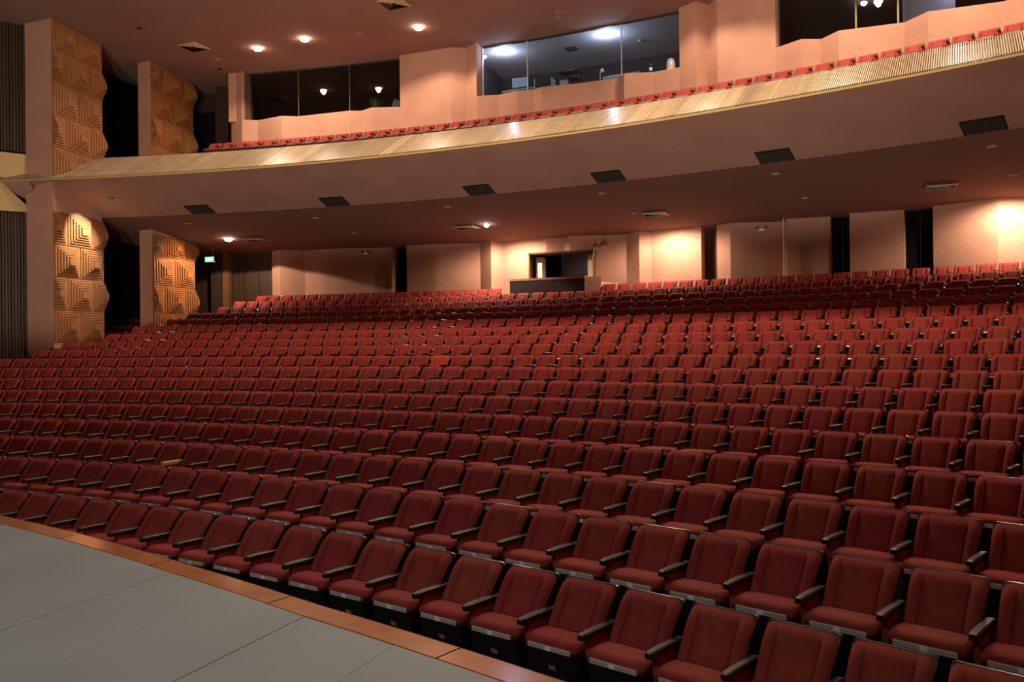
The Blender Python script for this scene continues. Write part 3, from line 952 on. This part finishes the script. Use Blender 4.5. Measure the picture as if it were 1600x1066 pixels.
# under the balcony
downlight(51.75, 80.24, under_z(51.75), 'glaring lamp under the balcony near the green exit sign', 'lit lamps under the balcony', 'warm', PW['aisle'] * 1.6, WARM, size=149, blend=0.06)
downlight(51.57, 68.44, under_z(51.57), 'round white lamp under the balcony beside an air diffuser', 'lit lamps under the balcony', 'white', PW['aisle'] * 0.9, WHITE, size=120, blend=0.3)
for k, (R, t) in enumerate([(49.2, 80.47), (49.25, 74.69), (49.01, 68.75), (49.04, 62.61), (48.99, 56.60), (49.06, 50.67)]):
    downlight(R, t, under_z(R), 'unlit lamp behind the soffit edge, %s from the left' % ordinal(k + 1), 'unlit lamps under the balcony, front line')
for k, (R, t) in enumerate([(51.7, 74.40), (51.65, 62.50), (51.78, 56.52), (51.80, 50.64)]):
    downlight(R, t, under_z(R), 'unlit lamp near the rear wall, %s from the left' % ordinal(k + 1), 'unlit lamps under the balcony, rear line')
# spotlights on the carved panels
washer_me = MB().lathe([(0.0, -0.001), (0.07, -0.001), (0.075, -0.004), (0.095, -0.004), (0.10, 0.0)], n=18).mesh('baffle', MT['vent'], True)
def washer(loc, label, group, power, col, aim=None, size=160, blend=0.4):
    r = tag(empty('recessed_spotlight', loc), label, 'recessed lamp', group)
    link('baffle', washer_me, r)
    spot(r, Vector(loc) - Vector((0, 0, 0.03)), power, col, size, blend, 0.05, aim)
    return r
d1 = (B1 - A1).normalized(); n1 = Vector((d1.y, -d1.x))
d2 = (B2 - A2).normalized(); n2_ = Vector((d2.y, -d2.x))
def on_panel(A, d, n, s, off, z):
    p = A + d * s + n * off
    return Vector((p.x, p.y, z))
def roof_z(p):
    R = math.hypot(p.x - CX, p.y - CY)
    return under_z(R) if R > CREASE[0] else NOSE[1] + (R - NOSE[0]) * (CREASE[1] - NOSE[1]) / (CREASE[0] - NOSE[0])
for A, d, n, sp, off, aim_s, aim_z, lab, pw, col, sz in [
        (A1, d1, n1, 1.2, 1.25, 1.1, 6.15, 'recessed spotlight under the balcony aimed at the white-lit panel', PW['panel'], (1.0, 0.93, 0.78), 66),
        (A2, d2, n2_, 1.3, 1.3, 1.2, 5.3, 'recessed spotlight under the balcony aimed at the orange panel', PW['panel_warm'], (1.0, 0.50, 0.19), 110)]:
    p = on_panel(A, d, n, sp, off, 0)
    p.z = roof_z(p) - 0.05
    washer(p, lab, 'spotlights on the carved panels', pw, col, on_panel(A, d, n, aim_s, 0, aim_z), sz, 0.9)
washer(on_panel(A1, d1, n1, 1.4, 2.2, Z_CEIL - 0.006), 'recessed ceiling spotlight aimed at the upper near panel', 'spotlights on the carved panels', PW['panel_up'], (1.0, 0.66, 0.38), on_panel(A1, d1, n1, 1.1, 0, 11.0), 100, 0.7)
washer(on_panel(A2, d2, n2_, 1.4, 2.0, Z_CEIL - 0.006), 'recessed ceiling spotlight aimed at the upper far panel', 'spotlights on the carved panels', PW['panel_up'] * 0.5, (1.0, 0.50, 0.18), on_panel(A2, d2, n2_, 1.3, 0, 10.8), 90, 0.7)
for k, (R, t) in enumerate([(53.15, 68.25), (53.2, 61.9), (53.2, 50.8)]):
    washer(P(R, t, under_z(R) - 0.006), ['recessed wall washing lamp over the sound desk', 'recessed wall washing lamp before the brightest wall panel', 'recessed wall washing lamp at the right edge'][k], 'wall washing lamps', PW['wallwash'] * (1.1, 1.0, 1.2)[k], (1.0, 0.74, 0.53), size=172, blend=0.5)
# booth lamps
for R, t, b, lab in [(52.68, 68.10, 'blue', 'cold blue-white lamp in the left of the control booth'), (52.68, 63.86, 'blue', 'cold blue-white lamp in the right of the control booth')]:
    downlight(R, t, Z_CEIL - 0.012, lab, 'control booth lamps', b, PW['booth'], BLUE, size=180)
downlight(52.79, 69.0, Z_CEIL - 0.012, 'small white lamp at the left edge of the control booth', 'control booth lamps', 'small', 4, WHITE)
downlight(54.49, 55.25, Z_CEIL - 0.012, 'yellowish lamp behind the upper right window', 'control booth lamps', 'white', 3, WHITE)
downlight(53.3, 52.3, Z_CEIL - 0.35, 'blue lamp behind the upper right window', 'control booth lamps', 'blue', 12, (0.55, 0.50, 1.0), size=180)
# stage work lights over the apron, out of the picture
for k, (x, y, tx, ty) in enumerate([(-8.0, -1.0, -6.5, 3.0), (-3.5, -2.5, -3.0, 2.2), (1.5, -3.5, 0.5, 1.5)]):
    r = tag(empty('stage_work_light', (x, y, 8.5)), 'stage work light hung above the apron, %s from the left' % ordinal(k + 1), 'stage light', 'stage work lights')
    MB().lathe([(0.0, 0.16), (0.10, 0.15), (0.13, 0.0), (0.16, -0.12), (0.14, -0.12), (0.10, 0.0)], n=16).build('housing', MT['black'], r, True)
    MB().box(-0.015, 0.015, -0.015, 0.015, 0.12, 4.9).build('hanger', MT['black'], r)
    spot(r, (x, y, 8.3), PW['stage'] * 1.2, (0.88, 0.96, 1.0), 84, 0.8, 0.15, (tx, ty, 1.05))
FLAP = ((0, 98), (-10, 105))                   # added flap: its centre and where it is cut lower to light the piers
# added floodlights, unseen behind the camera, put in to light the balcony underside
for k, (x, y, ax, ay) in enumerate([(-7.5, -3.0, -7.0, 26.0), (-3.0, -5.0, 1.5, 23.0)]):
    r = tag(empty('stage_floodlight', (x, y, Z_STAGE)), ['floodlight on the stage floor behind the camera, aimed at the balcony left', 'floodlight on the stage floor behind the camera, aimed at the balcony middle'][k], 'floodlight', 'stage floodlights')
    MB().bbox(-0.2, 0.2, -0.08, 0.08, 0.06, 0.34, 0.02).build('housing', MT['black'], r)
    MB().box(-0.22, 0.22, -0.12, 0.12, 0.0, 0.02).build('foot', MT['black'], r)
    for sx in (-0.22, 0.21):
        MB().box(sx, sx + 0.01, -0.02, 0.02, 0.02, 0.22).build('bracket', MT['black'], r)
    spot(r, (x, y + 0.15, Z_STAGE + 0.22), PW['flood'], (1.0, 0.82, 0.66), 84, 0.6, 0.015, (ax, ay, 9.5))
    mb = MB()
    for j in range(24):                          # curved flap, added and shaped to keep the beam off the seats
        a0, a1 = (90 + FLAP[k][0] - 60 + 5 * j) * D2R, (90 + FLAP[k][0] - 60 + 5 * (j + 1)) * D2R
        ft = 0.055 if a0 / D2R >= FLAP[k][1] - 2.5 else 0.15
        q = [(0.7 * math.cos(a), 0.15 + 0.7 * math.sin(a)) for a in (a0, a1)]
        mb.add([(*q[0], 0.0), (*q[1], 0.0), (*q[1], 0.22 + 0.7 * ft), (*q[0], 0.22 + 0.7 * ft)], [(0, 1, 2, 3)])
    mb.build('masking_flap', MT['black'], r)
# alcove monitor glow
r = tag(empty('wall_monitor', P(56.3, 65.2, 4.75)), 'bluish screen glowing inside the sound alcove', 'monitor')
MB().bbox(-0.25, 0.25, -0.03, 0.03, 0, 0.32, 0.008).build('casing', MT['gear'], r)
MB().box(-0.23, 0.23, -0.034, -0.031, 0.02, 0.30).build('screen', mat('violet_screen', (0.2, 0.2, 0.5), emit=(0.35, 0.35, 1.0), estr=4), r)
r.rotation_euler = (0, 0, (65.2 - 90 + 25) * D2R)
spot(r, P(55.6, 65.9, 6.3), 7, (0.75, 0.68, 0.75), 160, 0.5, 0.1)

# ================================================================== SMALLER THINGS
# soffit grilles
SL = Vector((CREASE[0] - NOSE[0], 0, CREASE[1] - NOSE[1]))
for k, tc in enumerate([78.85, 72.85, 66.73, 61.75, 56.2, 50.6]):
    R0, R1 = 47.45, 48.0
    Rm = (R0 + R1) / 2
    zm = NOSE[1] + (Rm - NOSE[0]) * (CREASE[1] - NOSE[1]) / (CREASE[0] - NOSE[0])
    r = tag(empty('air_grille', P(Rm, tc, zm - 0.005)), 'dark rectangular air grille on the soffit, %s from the left' % ordinal(k + 1), 'air grille', 'soffit air grilles')
    ang = math.atan2(zm - 8.19, Rm - 45.5)
    # local x along the arc, local y down the slope towards the rear, z = out of the surface
    ex = Vector((-math.sin(tc * D2R), math.cos(tc * D2R), 0))
    er = Vector((math.cos(tc * D2R), math.sin(tc * D2R), 0))
    ey = (er * SL.x + Vector((0, 0, SL.z))).normalized()
    ez = ex.cross(ey)
    if ez.z > 0:
        ex = -ex
        ez = ex.cross(ey)
    r.matrix_world = Matrix.Translation(r.location) @ Matrix((ex, ey, ez)).transposed().to_4x4()
    MB().box(-0.43, 0.43, -0.30, 0.28, 0.0, 0.012).build('backing', MT['void'], r)
    for a in (((-0.44, 0.44, -0.31, -0.285)), (-0.44, 0.44, 0.265, 0.29), (-0.44, -0.415, -0.31, 0.29), (0.415, 0.44, -0.31, 0.29)):
        MB().box(*a, 0.0, 0.022).build('frame_bar', MT['vent'], r)
    for j in range(7):
        y = -0.24 + 0.075 * j
        MB().add([(-0.41, y, 0.013), (0.41, y, 0.013), (0.41, y + 0.045, 0.028), (-0.41, y + 0.045, 0.028), (-0.41, y + 0.045, 0.022), (0.41, y + 0.045, 0.022)], [(0, 1, 2, 3), (3, 2, 5, 4), (0, 4, 5, 1)]).build('louvre', MT['vent'], r)
# square ceiling diffusers
def diffuser(R, t, z, rz, size, label):
    r = tag(empty('ceiling_diffuser', P(R, t, z - 0.002), rz * D2R), label, 'air diffuser', 'square ceiling air diffusers')
    h = size / 2
    MB().box(-h, h, -h, h, -0.004, 0.0).build('backing', MT['void'], r)
    for k in range(5):
        o_, i_ = h * (1 - k * 0.18), h * (1 - k * 0.18 - 0.13)
        zt, zb = -0.040 + 0.004 * k, -0.006
        v = []
        for a, zz in ((o_, zb), (i_, zt)):
            v += [(-a, -a, zz), (a, -a, zz), (a, a, zz), (-a, a, zz)]
        m = MB().add(v, [(j, (j + 1) % 4, 4 + (j + 1) % 4, 4 + j) for j in range(4)])
        m.build('louvre_ring', MT['diffuser'], r)
    return r
diffuser(48.82, 79.83, Z_CEIL, 67.2, 0.80, 'square air diffuser in the upper ceiling left of the lamps')
diffuser(47.36, 69.96, Z_CEIL, 67.2, 0.80, 'square air diffuser in the upper ceiling at the top edge')
for R, t, lab in [(51.92, 79.05, 'square air diffuser beside the glaring lamp under the balcony'), (51.74, 69.36, 'square air diffuser touching the round white lamp'),
                  (51.9, 61.75, 'square air diffuser above the brightest wall panel'), (52.05, 52.57, 'square air diffuser at the right under the balcony')]:
    diffuser(R, t, under_z(R) - 0.03, 67.2, 0.78, lab)
# exit sign
r = tag(empty('exit_sign', P(52.5, 81.58, 6.12), (81.58 + 90) * D2R), 'glowing green exit sign hanging under the balcony', 'exit sign')
MB().bbox(-0.19, 0.19, -0.03, 0.03, 0, 0.22, 0.008).build('housing', MT['gear'], r)
MB().box(-0.175, 0.175, 0.030, 0.034, 0.015, 0.205).build('green_panel', MT['exitg'], r)
MB().box(-0.13, 0.11, 0.0345, 0.036, 0.075, 0.165).build('pale_symbol', MT['exitw'], r)
for sx in (-0.14, 0.14):
    MB().cyl((sx, 0, 0.22), 0.008, under_z(52.5) - 6.34, 8).build('hanger_rod', MT['gear'], r)
MB().box(-0.225, -0.205, -0.02, 0.02, 0.0, 0.03).build('red_led', MT['redled'], r)
# emergency twin lamps on the rear wall
for k, (t, R, z) in enumerate([(75.15, 54.25, 6.42), (58.66, 54.26, 6.38)]):
    r = tag(empty('emergency_light', P(R, t, z), (t + 90) * D2R), ['twin-head emergency light on the dim left rear wall', 'twin-head emergency light beside the pale pole'][k], 'emergency light', 'emergency lights')
    MB().bbox(-0.12, 0.12, -0.0, 0.07, 0, 0.10, 0.01).build('battery_box', MT['cream'], r)
    for s in (-1, 1):
        h = MB().cyl((0.13 * s, 0.05, 0.10), 0.055, 0.07, 14, 'y', 0.065).build('lamp_head', MT['ring'], r)
        MB().cyl((0.13 * s, 0.121, 0.10), 0.052, 0.006, 14, 'y').build('lens', MT['lampoff'], h)
    MB().box(-0.03, 0.0, 0.071, 0.075, 0.0, 0.03).build('indicator', mat('yellow_led', (0.6, 0.5, 0.05), emit=(1, 0.8, 0.1), estr=0.8), r)
# clamp lights on the wall above the alcove
for k, (t, z) in enumerate([(64.92, 6.20), (64.6, 6.26)]):
    r = tag(empty('clamp_lamp', P(54.05, t, z), (t + 90 + (25 if k else -25)) * D2R), ['left one of two red brackets above the sound desk', 'right one of two red brackets above the sound desk'][k], 'wall bracket', 'red wall brackets')
    MB().box(-0.02, 0.02, -0.3, 0.02, 0.04, 0.08).build('arm', MT['redmetal'], r)
    MB().lathe([(0.02, 0.14), (0.06, 0.12), (0.13, 0.05), (0.15, 0.02), (0.12, 0.03), (0.05, 0.09)], n=14).build('shade', MT['redmetal'], r, True)
    MB().box(-0.012, 0.012, -0.012, 0.012, 0.13, 0.24).build('stem', MT['redmetal'], r)
pts = [P(54.02, 64.74, 6.62), P(54.0, 64.72, 6.45), P(53.98, 64.95, 6.1), P(53.98, 65.02, 5.75)]
m = MB()
for a, b in zip(pts, pts[1:]):
    d = (b - a).normalized(); s1 = d.cross(Vector((0, 0, 1))).normalized() * 0.012; s2 = d.cross(s1).normalized() * 0.012
    v = [a + s1, a + s2, a - s1, a - s2, b + s1, b + s2, b - s1, b - s2]
    m.add(v, [(j, (j + 1) % 4, 4 + (j + 1) % 4, 4 + j) for j in range(4)])
tag(m.build('hanging_cable', MT['cream']), 'pale cable hanging from the ceiling past the red brackets', 'cable')
# pale pole against the rear wall
m = MB().cyl(P(54.10, 57.87, ROW_F[17]), 0.022, under_z(54.1) - ROW_F[17], 10)
o = m.build('metal_pole', MT['palestrip']); tag(o, 'thin pale vertical pole against the dim rear wall', 'pole')
# sound desk enclosure in front of the alcove
r = tag(empty('sound_desk_enclosure', P(53.2, 66.4, 3.85)), 'dark fronted low enclosure with a pale top in front of the alcove', 'enclosure')
inv = Matrix.Translation(-r.location)
def enc(n, m, k):
    o = m.build(n, MT[k], r); o.matrix_parent_inverse = inv
enc('front_panel', MB().solid_sector(52.88, 52.95, 3.9, 4.99, 68.07, 66.2, 6), 'boxfront')
enc('front_panel', MB().solid_sector(52.88, 52.95, 3.9, 4.99, 66.18, 64.95, 6), 'boxfront')
enc('top_ledge', MB().solid_sector(52.86, 53.25, 4.99, 5.07, 68.09, 64.93, 10), 'wall')
enc('corner_panel', MB().prism([tuple(P(52.88, 64.95, 0).xy), tuple(P(53.05, 64.34, 0).xy), tuple(P(53.2, 64.4, 0).xy), tuple(P(53.05, 64.98, 0).xy)], 3.9, 5.04), 'wall')
enc('side_panel', MB().prism([tuple(P(53.05, 64.34, 0).xy), tuple(P(54.3, 63.95, 0).xy), tuple(P(54.3, 64.05, 0).xy), tuple(P(53.15, 64.42, 0).xy)], 3.9, 4.85), 'wall')
enc('side_panel', MB().prism([tuple(P(52.95, 68.07, 0).xy), tuple(P(54.3, 68.15, 0).xy), tuple(P(54.3, 68.05, 0).xy), tuple(P(52.95, 67.97, 0).xy)], 3.9, 4.99), 'wall')
# control booth things, seen over the sill
def booth(name, label, cat, R, t, z, rz=90, group='things in the control booth'):
    return tag(empty(name, P(R, t, z), (t + rz) * D2R), label, cat, group)
r = booth('control_desk', 'grey control desk behind the left of the booth glass', 'desk', 52.75, 67.05, 10.2)
MB().bbox(-1.0, 1.0, -0.35, 0.3, 1.62, 1.68, 0.01).build('desk_top', MT['deskgrey'], r)
MB().box(-0.95, 0.95, 0.24, 0.27, 0.9, 1.62).build('modesty_panel', MT['deskgrey'], r)
for s in (-0.95, 0.9):
    MB().box(s, s + 0.05, -0.3, 0.25, 0.0, 1.62).build('leg', MT['deskgrey'], r)
r = booth('monitor', 'pale blue monitor on the control desk', 'monitor', 52.7, 67.45, 11.88)
MB().bbox(-0.30, 0.30, -0.03, 0.03, 0.14, 0.46, 0.01).build('casing', MT['screenback'], r)
MB().box(-0.04, 0.04, -0.02, 0.02, 0.0, 0.14).build('stand', MT['gear'], r)
MB().box(-0.13, 0.13, -0.09, 0.09, 0.0, 0.015).build('foot', MT['gear'], r)
r = booth('equipment_case', 'dark box with a bright left edge behind the booth glass', 'case', 52.35, 66.26, 11.36)
MB().bbox(-0.30, 0.30, -0.2, 0.2, 0.0, 0.66, 0.012).build('body', MT['gear'], r)
MB().box(0.30, 0.33, -0.2, 0.21, 0.0, 0.68).build('bright_edge', MT['palestrip'], r)
MB().box(-0.33, -0.30, -0.2, 0.21, 0.0, 0.66).build('side_edge', MT['deskgrey'], r)
r = booth('equipment_rack', 'open rack of electronic gear behind the booth glass', 'rack', 52.85, 65.38, 10.2)
for x in (-0.4, 0.38):
    for y in (-0.25, 0.23):
        MB().box(x, x + 0.025, y, y + 0.025, 0, 2.12).build('post', MT['vent'], r)
for z in (1.6, 1.85, 2.1):
    MB().box(-0.4, 0.4, -0.25, 0.25, z, z + 0.02).build('shelf', MT['gear'], r)
MB().bbox(0.05, 0.36, -0.1, 0.2, 1.62, 1.84, 0.008).build('pale_device', MT['screenback'], r)
MB().bbox(-0.3, -0.02, -0.1, 0.2, 1.62, 1.74, 0.008).build('dark_device', MT['vent'], r)
MB().bbox(-0.25, 0.25, -0.1, 0.2, 1.87, 1.97, 0.008).build('dark_device', MT['gear'], r)
MB().bbox(-0.15, 0.08, -0.1, 0.15, 2.12, 2.17, 0.008).build('cream_device', MT['cream'], r)
r = booth('desk_lamp', 'white goose-neck lamp standing on the booth desk', 'desk lamp', 52.4, 63.98, 11.66)
MB().cyl((0, 0, 0), 0.07, 0.02, 12).build('base', MT['cream'], r)
MB().box(0.03, 0.05, -0.01, 0.01, 0.02, 0.38).build('neck', MT['plate'], r)
MB().lathe([(0.02, 0.46), (0.05, 0.44), (0.08, 0.36), (0.07, 0.36), (0.02, 0.43)], (-0.03, 0, 0), 12).build('shade', MT['plate'], r, True)
r = booth('mixing_desk', 'low pale mixing desk behind the booth glass', 'desk', 52.6, 63.2, 10.2)
MB().bbox(-0.65, 0.65, -0.3, 0.25, 1.50, 1.62, 0.01).build('desk_top', MT['screenback'], r)
for s in (-0.6, 0.55):
    MB().box(s, s + 0.05, -0.25, 0.2, 0, 1.5).build('leg', MT['gear'], r)
r = booth('water_bottle', 'clear plastic bottle standing on the booth sill', 'bottle', 51.88, 61.87, Z_SILL)
MB().lathe([(0.0, 0.0), (0.045, 0.0), (0.05, 0.02), (0.046, 0.09), (0.05, 0.11), (0.05, 0.21), (0.035, 0.26), (0.017, 0.29), (0.017, 0.31)], n=16).build('bottle_body', MT['plastic'], r, True)
MB().cyl((0, 0, 0.305), 0.02, 0.025, 12).build('cap', MT['screenback'], r)
MB().cyl((0, 0, 0.11), 0.051, 0.09, 16).build('paper_label', MT['plate'], r)
r = booth('domed_cover', 'rounded shiny translucent cover at the right end of the booth sill', 'cover', 51.88, 61.12, Z_SILL)
MB().lathe([(0.13, 0.0), (0.14, 0.06), (0.145, 0.18), (0.13, 0.29), (0.09, 0.36), (0.04, 0.39), (0.0, 0.395)], n=18).build('dome', mat('milky_plastic', (0.50, 0.47, 0.50), 0.2, spec=0.8), r, True)
MB().cyl((0, 0, -0.0), 0.15, 0.03, 18).build('base', MT['cream'], r)
# booth ceiling vent and detector
r = booth('booth_vent', 'small dark grille in the booth ceiling', 'air grille', 53.41, 65.57, Z_CEIL - 0.03)
MB().box(-0.2, 0.2, -0.2, 0.2, -0.02, 0.0).build('plate', MT['vent'], r)
for k in range(4):
    MB().box(-0.18, 0.18, -0.16 + 0.09 * k, -0.12 + 0.09 * k, -0.03, -0.02).build('louvre', MT['gear'], r)
r = booth('smoke_detector', 'small pale detector in the booth ceiling', 'detector', 53.76, 62.94, Z_CEIL - 0.02)
MB().lathe([(0.08, 0), (0.08, -0.02), (0.05, -0.05), (0.0, -0.055)], n=14).build('body', MT['ring'], r, True)
# things behind the left window
r = booth('bouquet', 'pale leafy heap on the sill behind the left window', 'plant', 52.15, 73.6, Z_SILL, group='things behind the left window')
MB().lathe([(0.0, 0), (0.10, 0), (0.13, 0.16), (0.12, 0.16), (0.0, 0.14)], n=12).build('pot', MT['vent'], r, True)
m = MB()
rr = random.Random(3)
for k in range(90):
    a, e, L = rr.uniform(0, 6.28), rr.uniform(0.1, 1.3), rr.uniform(0.2, 0.5)
    d = Vector((math.cos(a) * math.cos(e), math.sin(a) * math.cos(e) * 0.5, math.sin(e)))
    p = Vector((0, 0, 0.12)) + d * L
    u = d.cross(Vector((0, 0, 1))).normalized() * 0.025
    m.add([p - d * 0.06, p + u, p + d * 0.06, p - u], [(0, 1, 2, 3)])
o = m.build('leaves', MT['leaf'], r); o['kind'] = 'stuff'
r = booth('studio_lamp', 'dark slanted lamp housing at the right end of the left window', 'lamp', 52.2, 72.75, Z_SILL, group='things behind the left window')
MB().bbox(-0.16, 0.16, -0.16, 0.16, 0.16, 0.44, 0.03, Matrix.Rotation(-0.5, 4, 'Y')).build('housing', MT['gear'], r)
MB().box(-0.03, 0.03, -0.03, 0.03, 0, 0.25).build('yoke', MT['vent'], r)
MB().box(-0.14, 0.14, -0.1, 0.1, 0, 0.02).build('foot', MT['vent'], r)
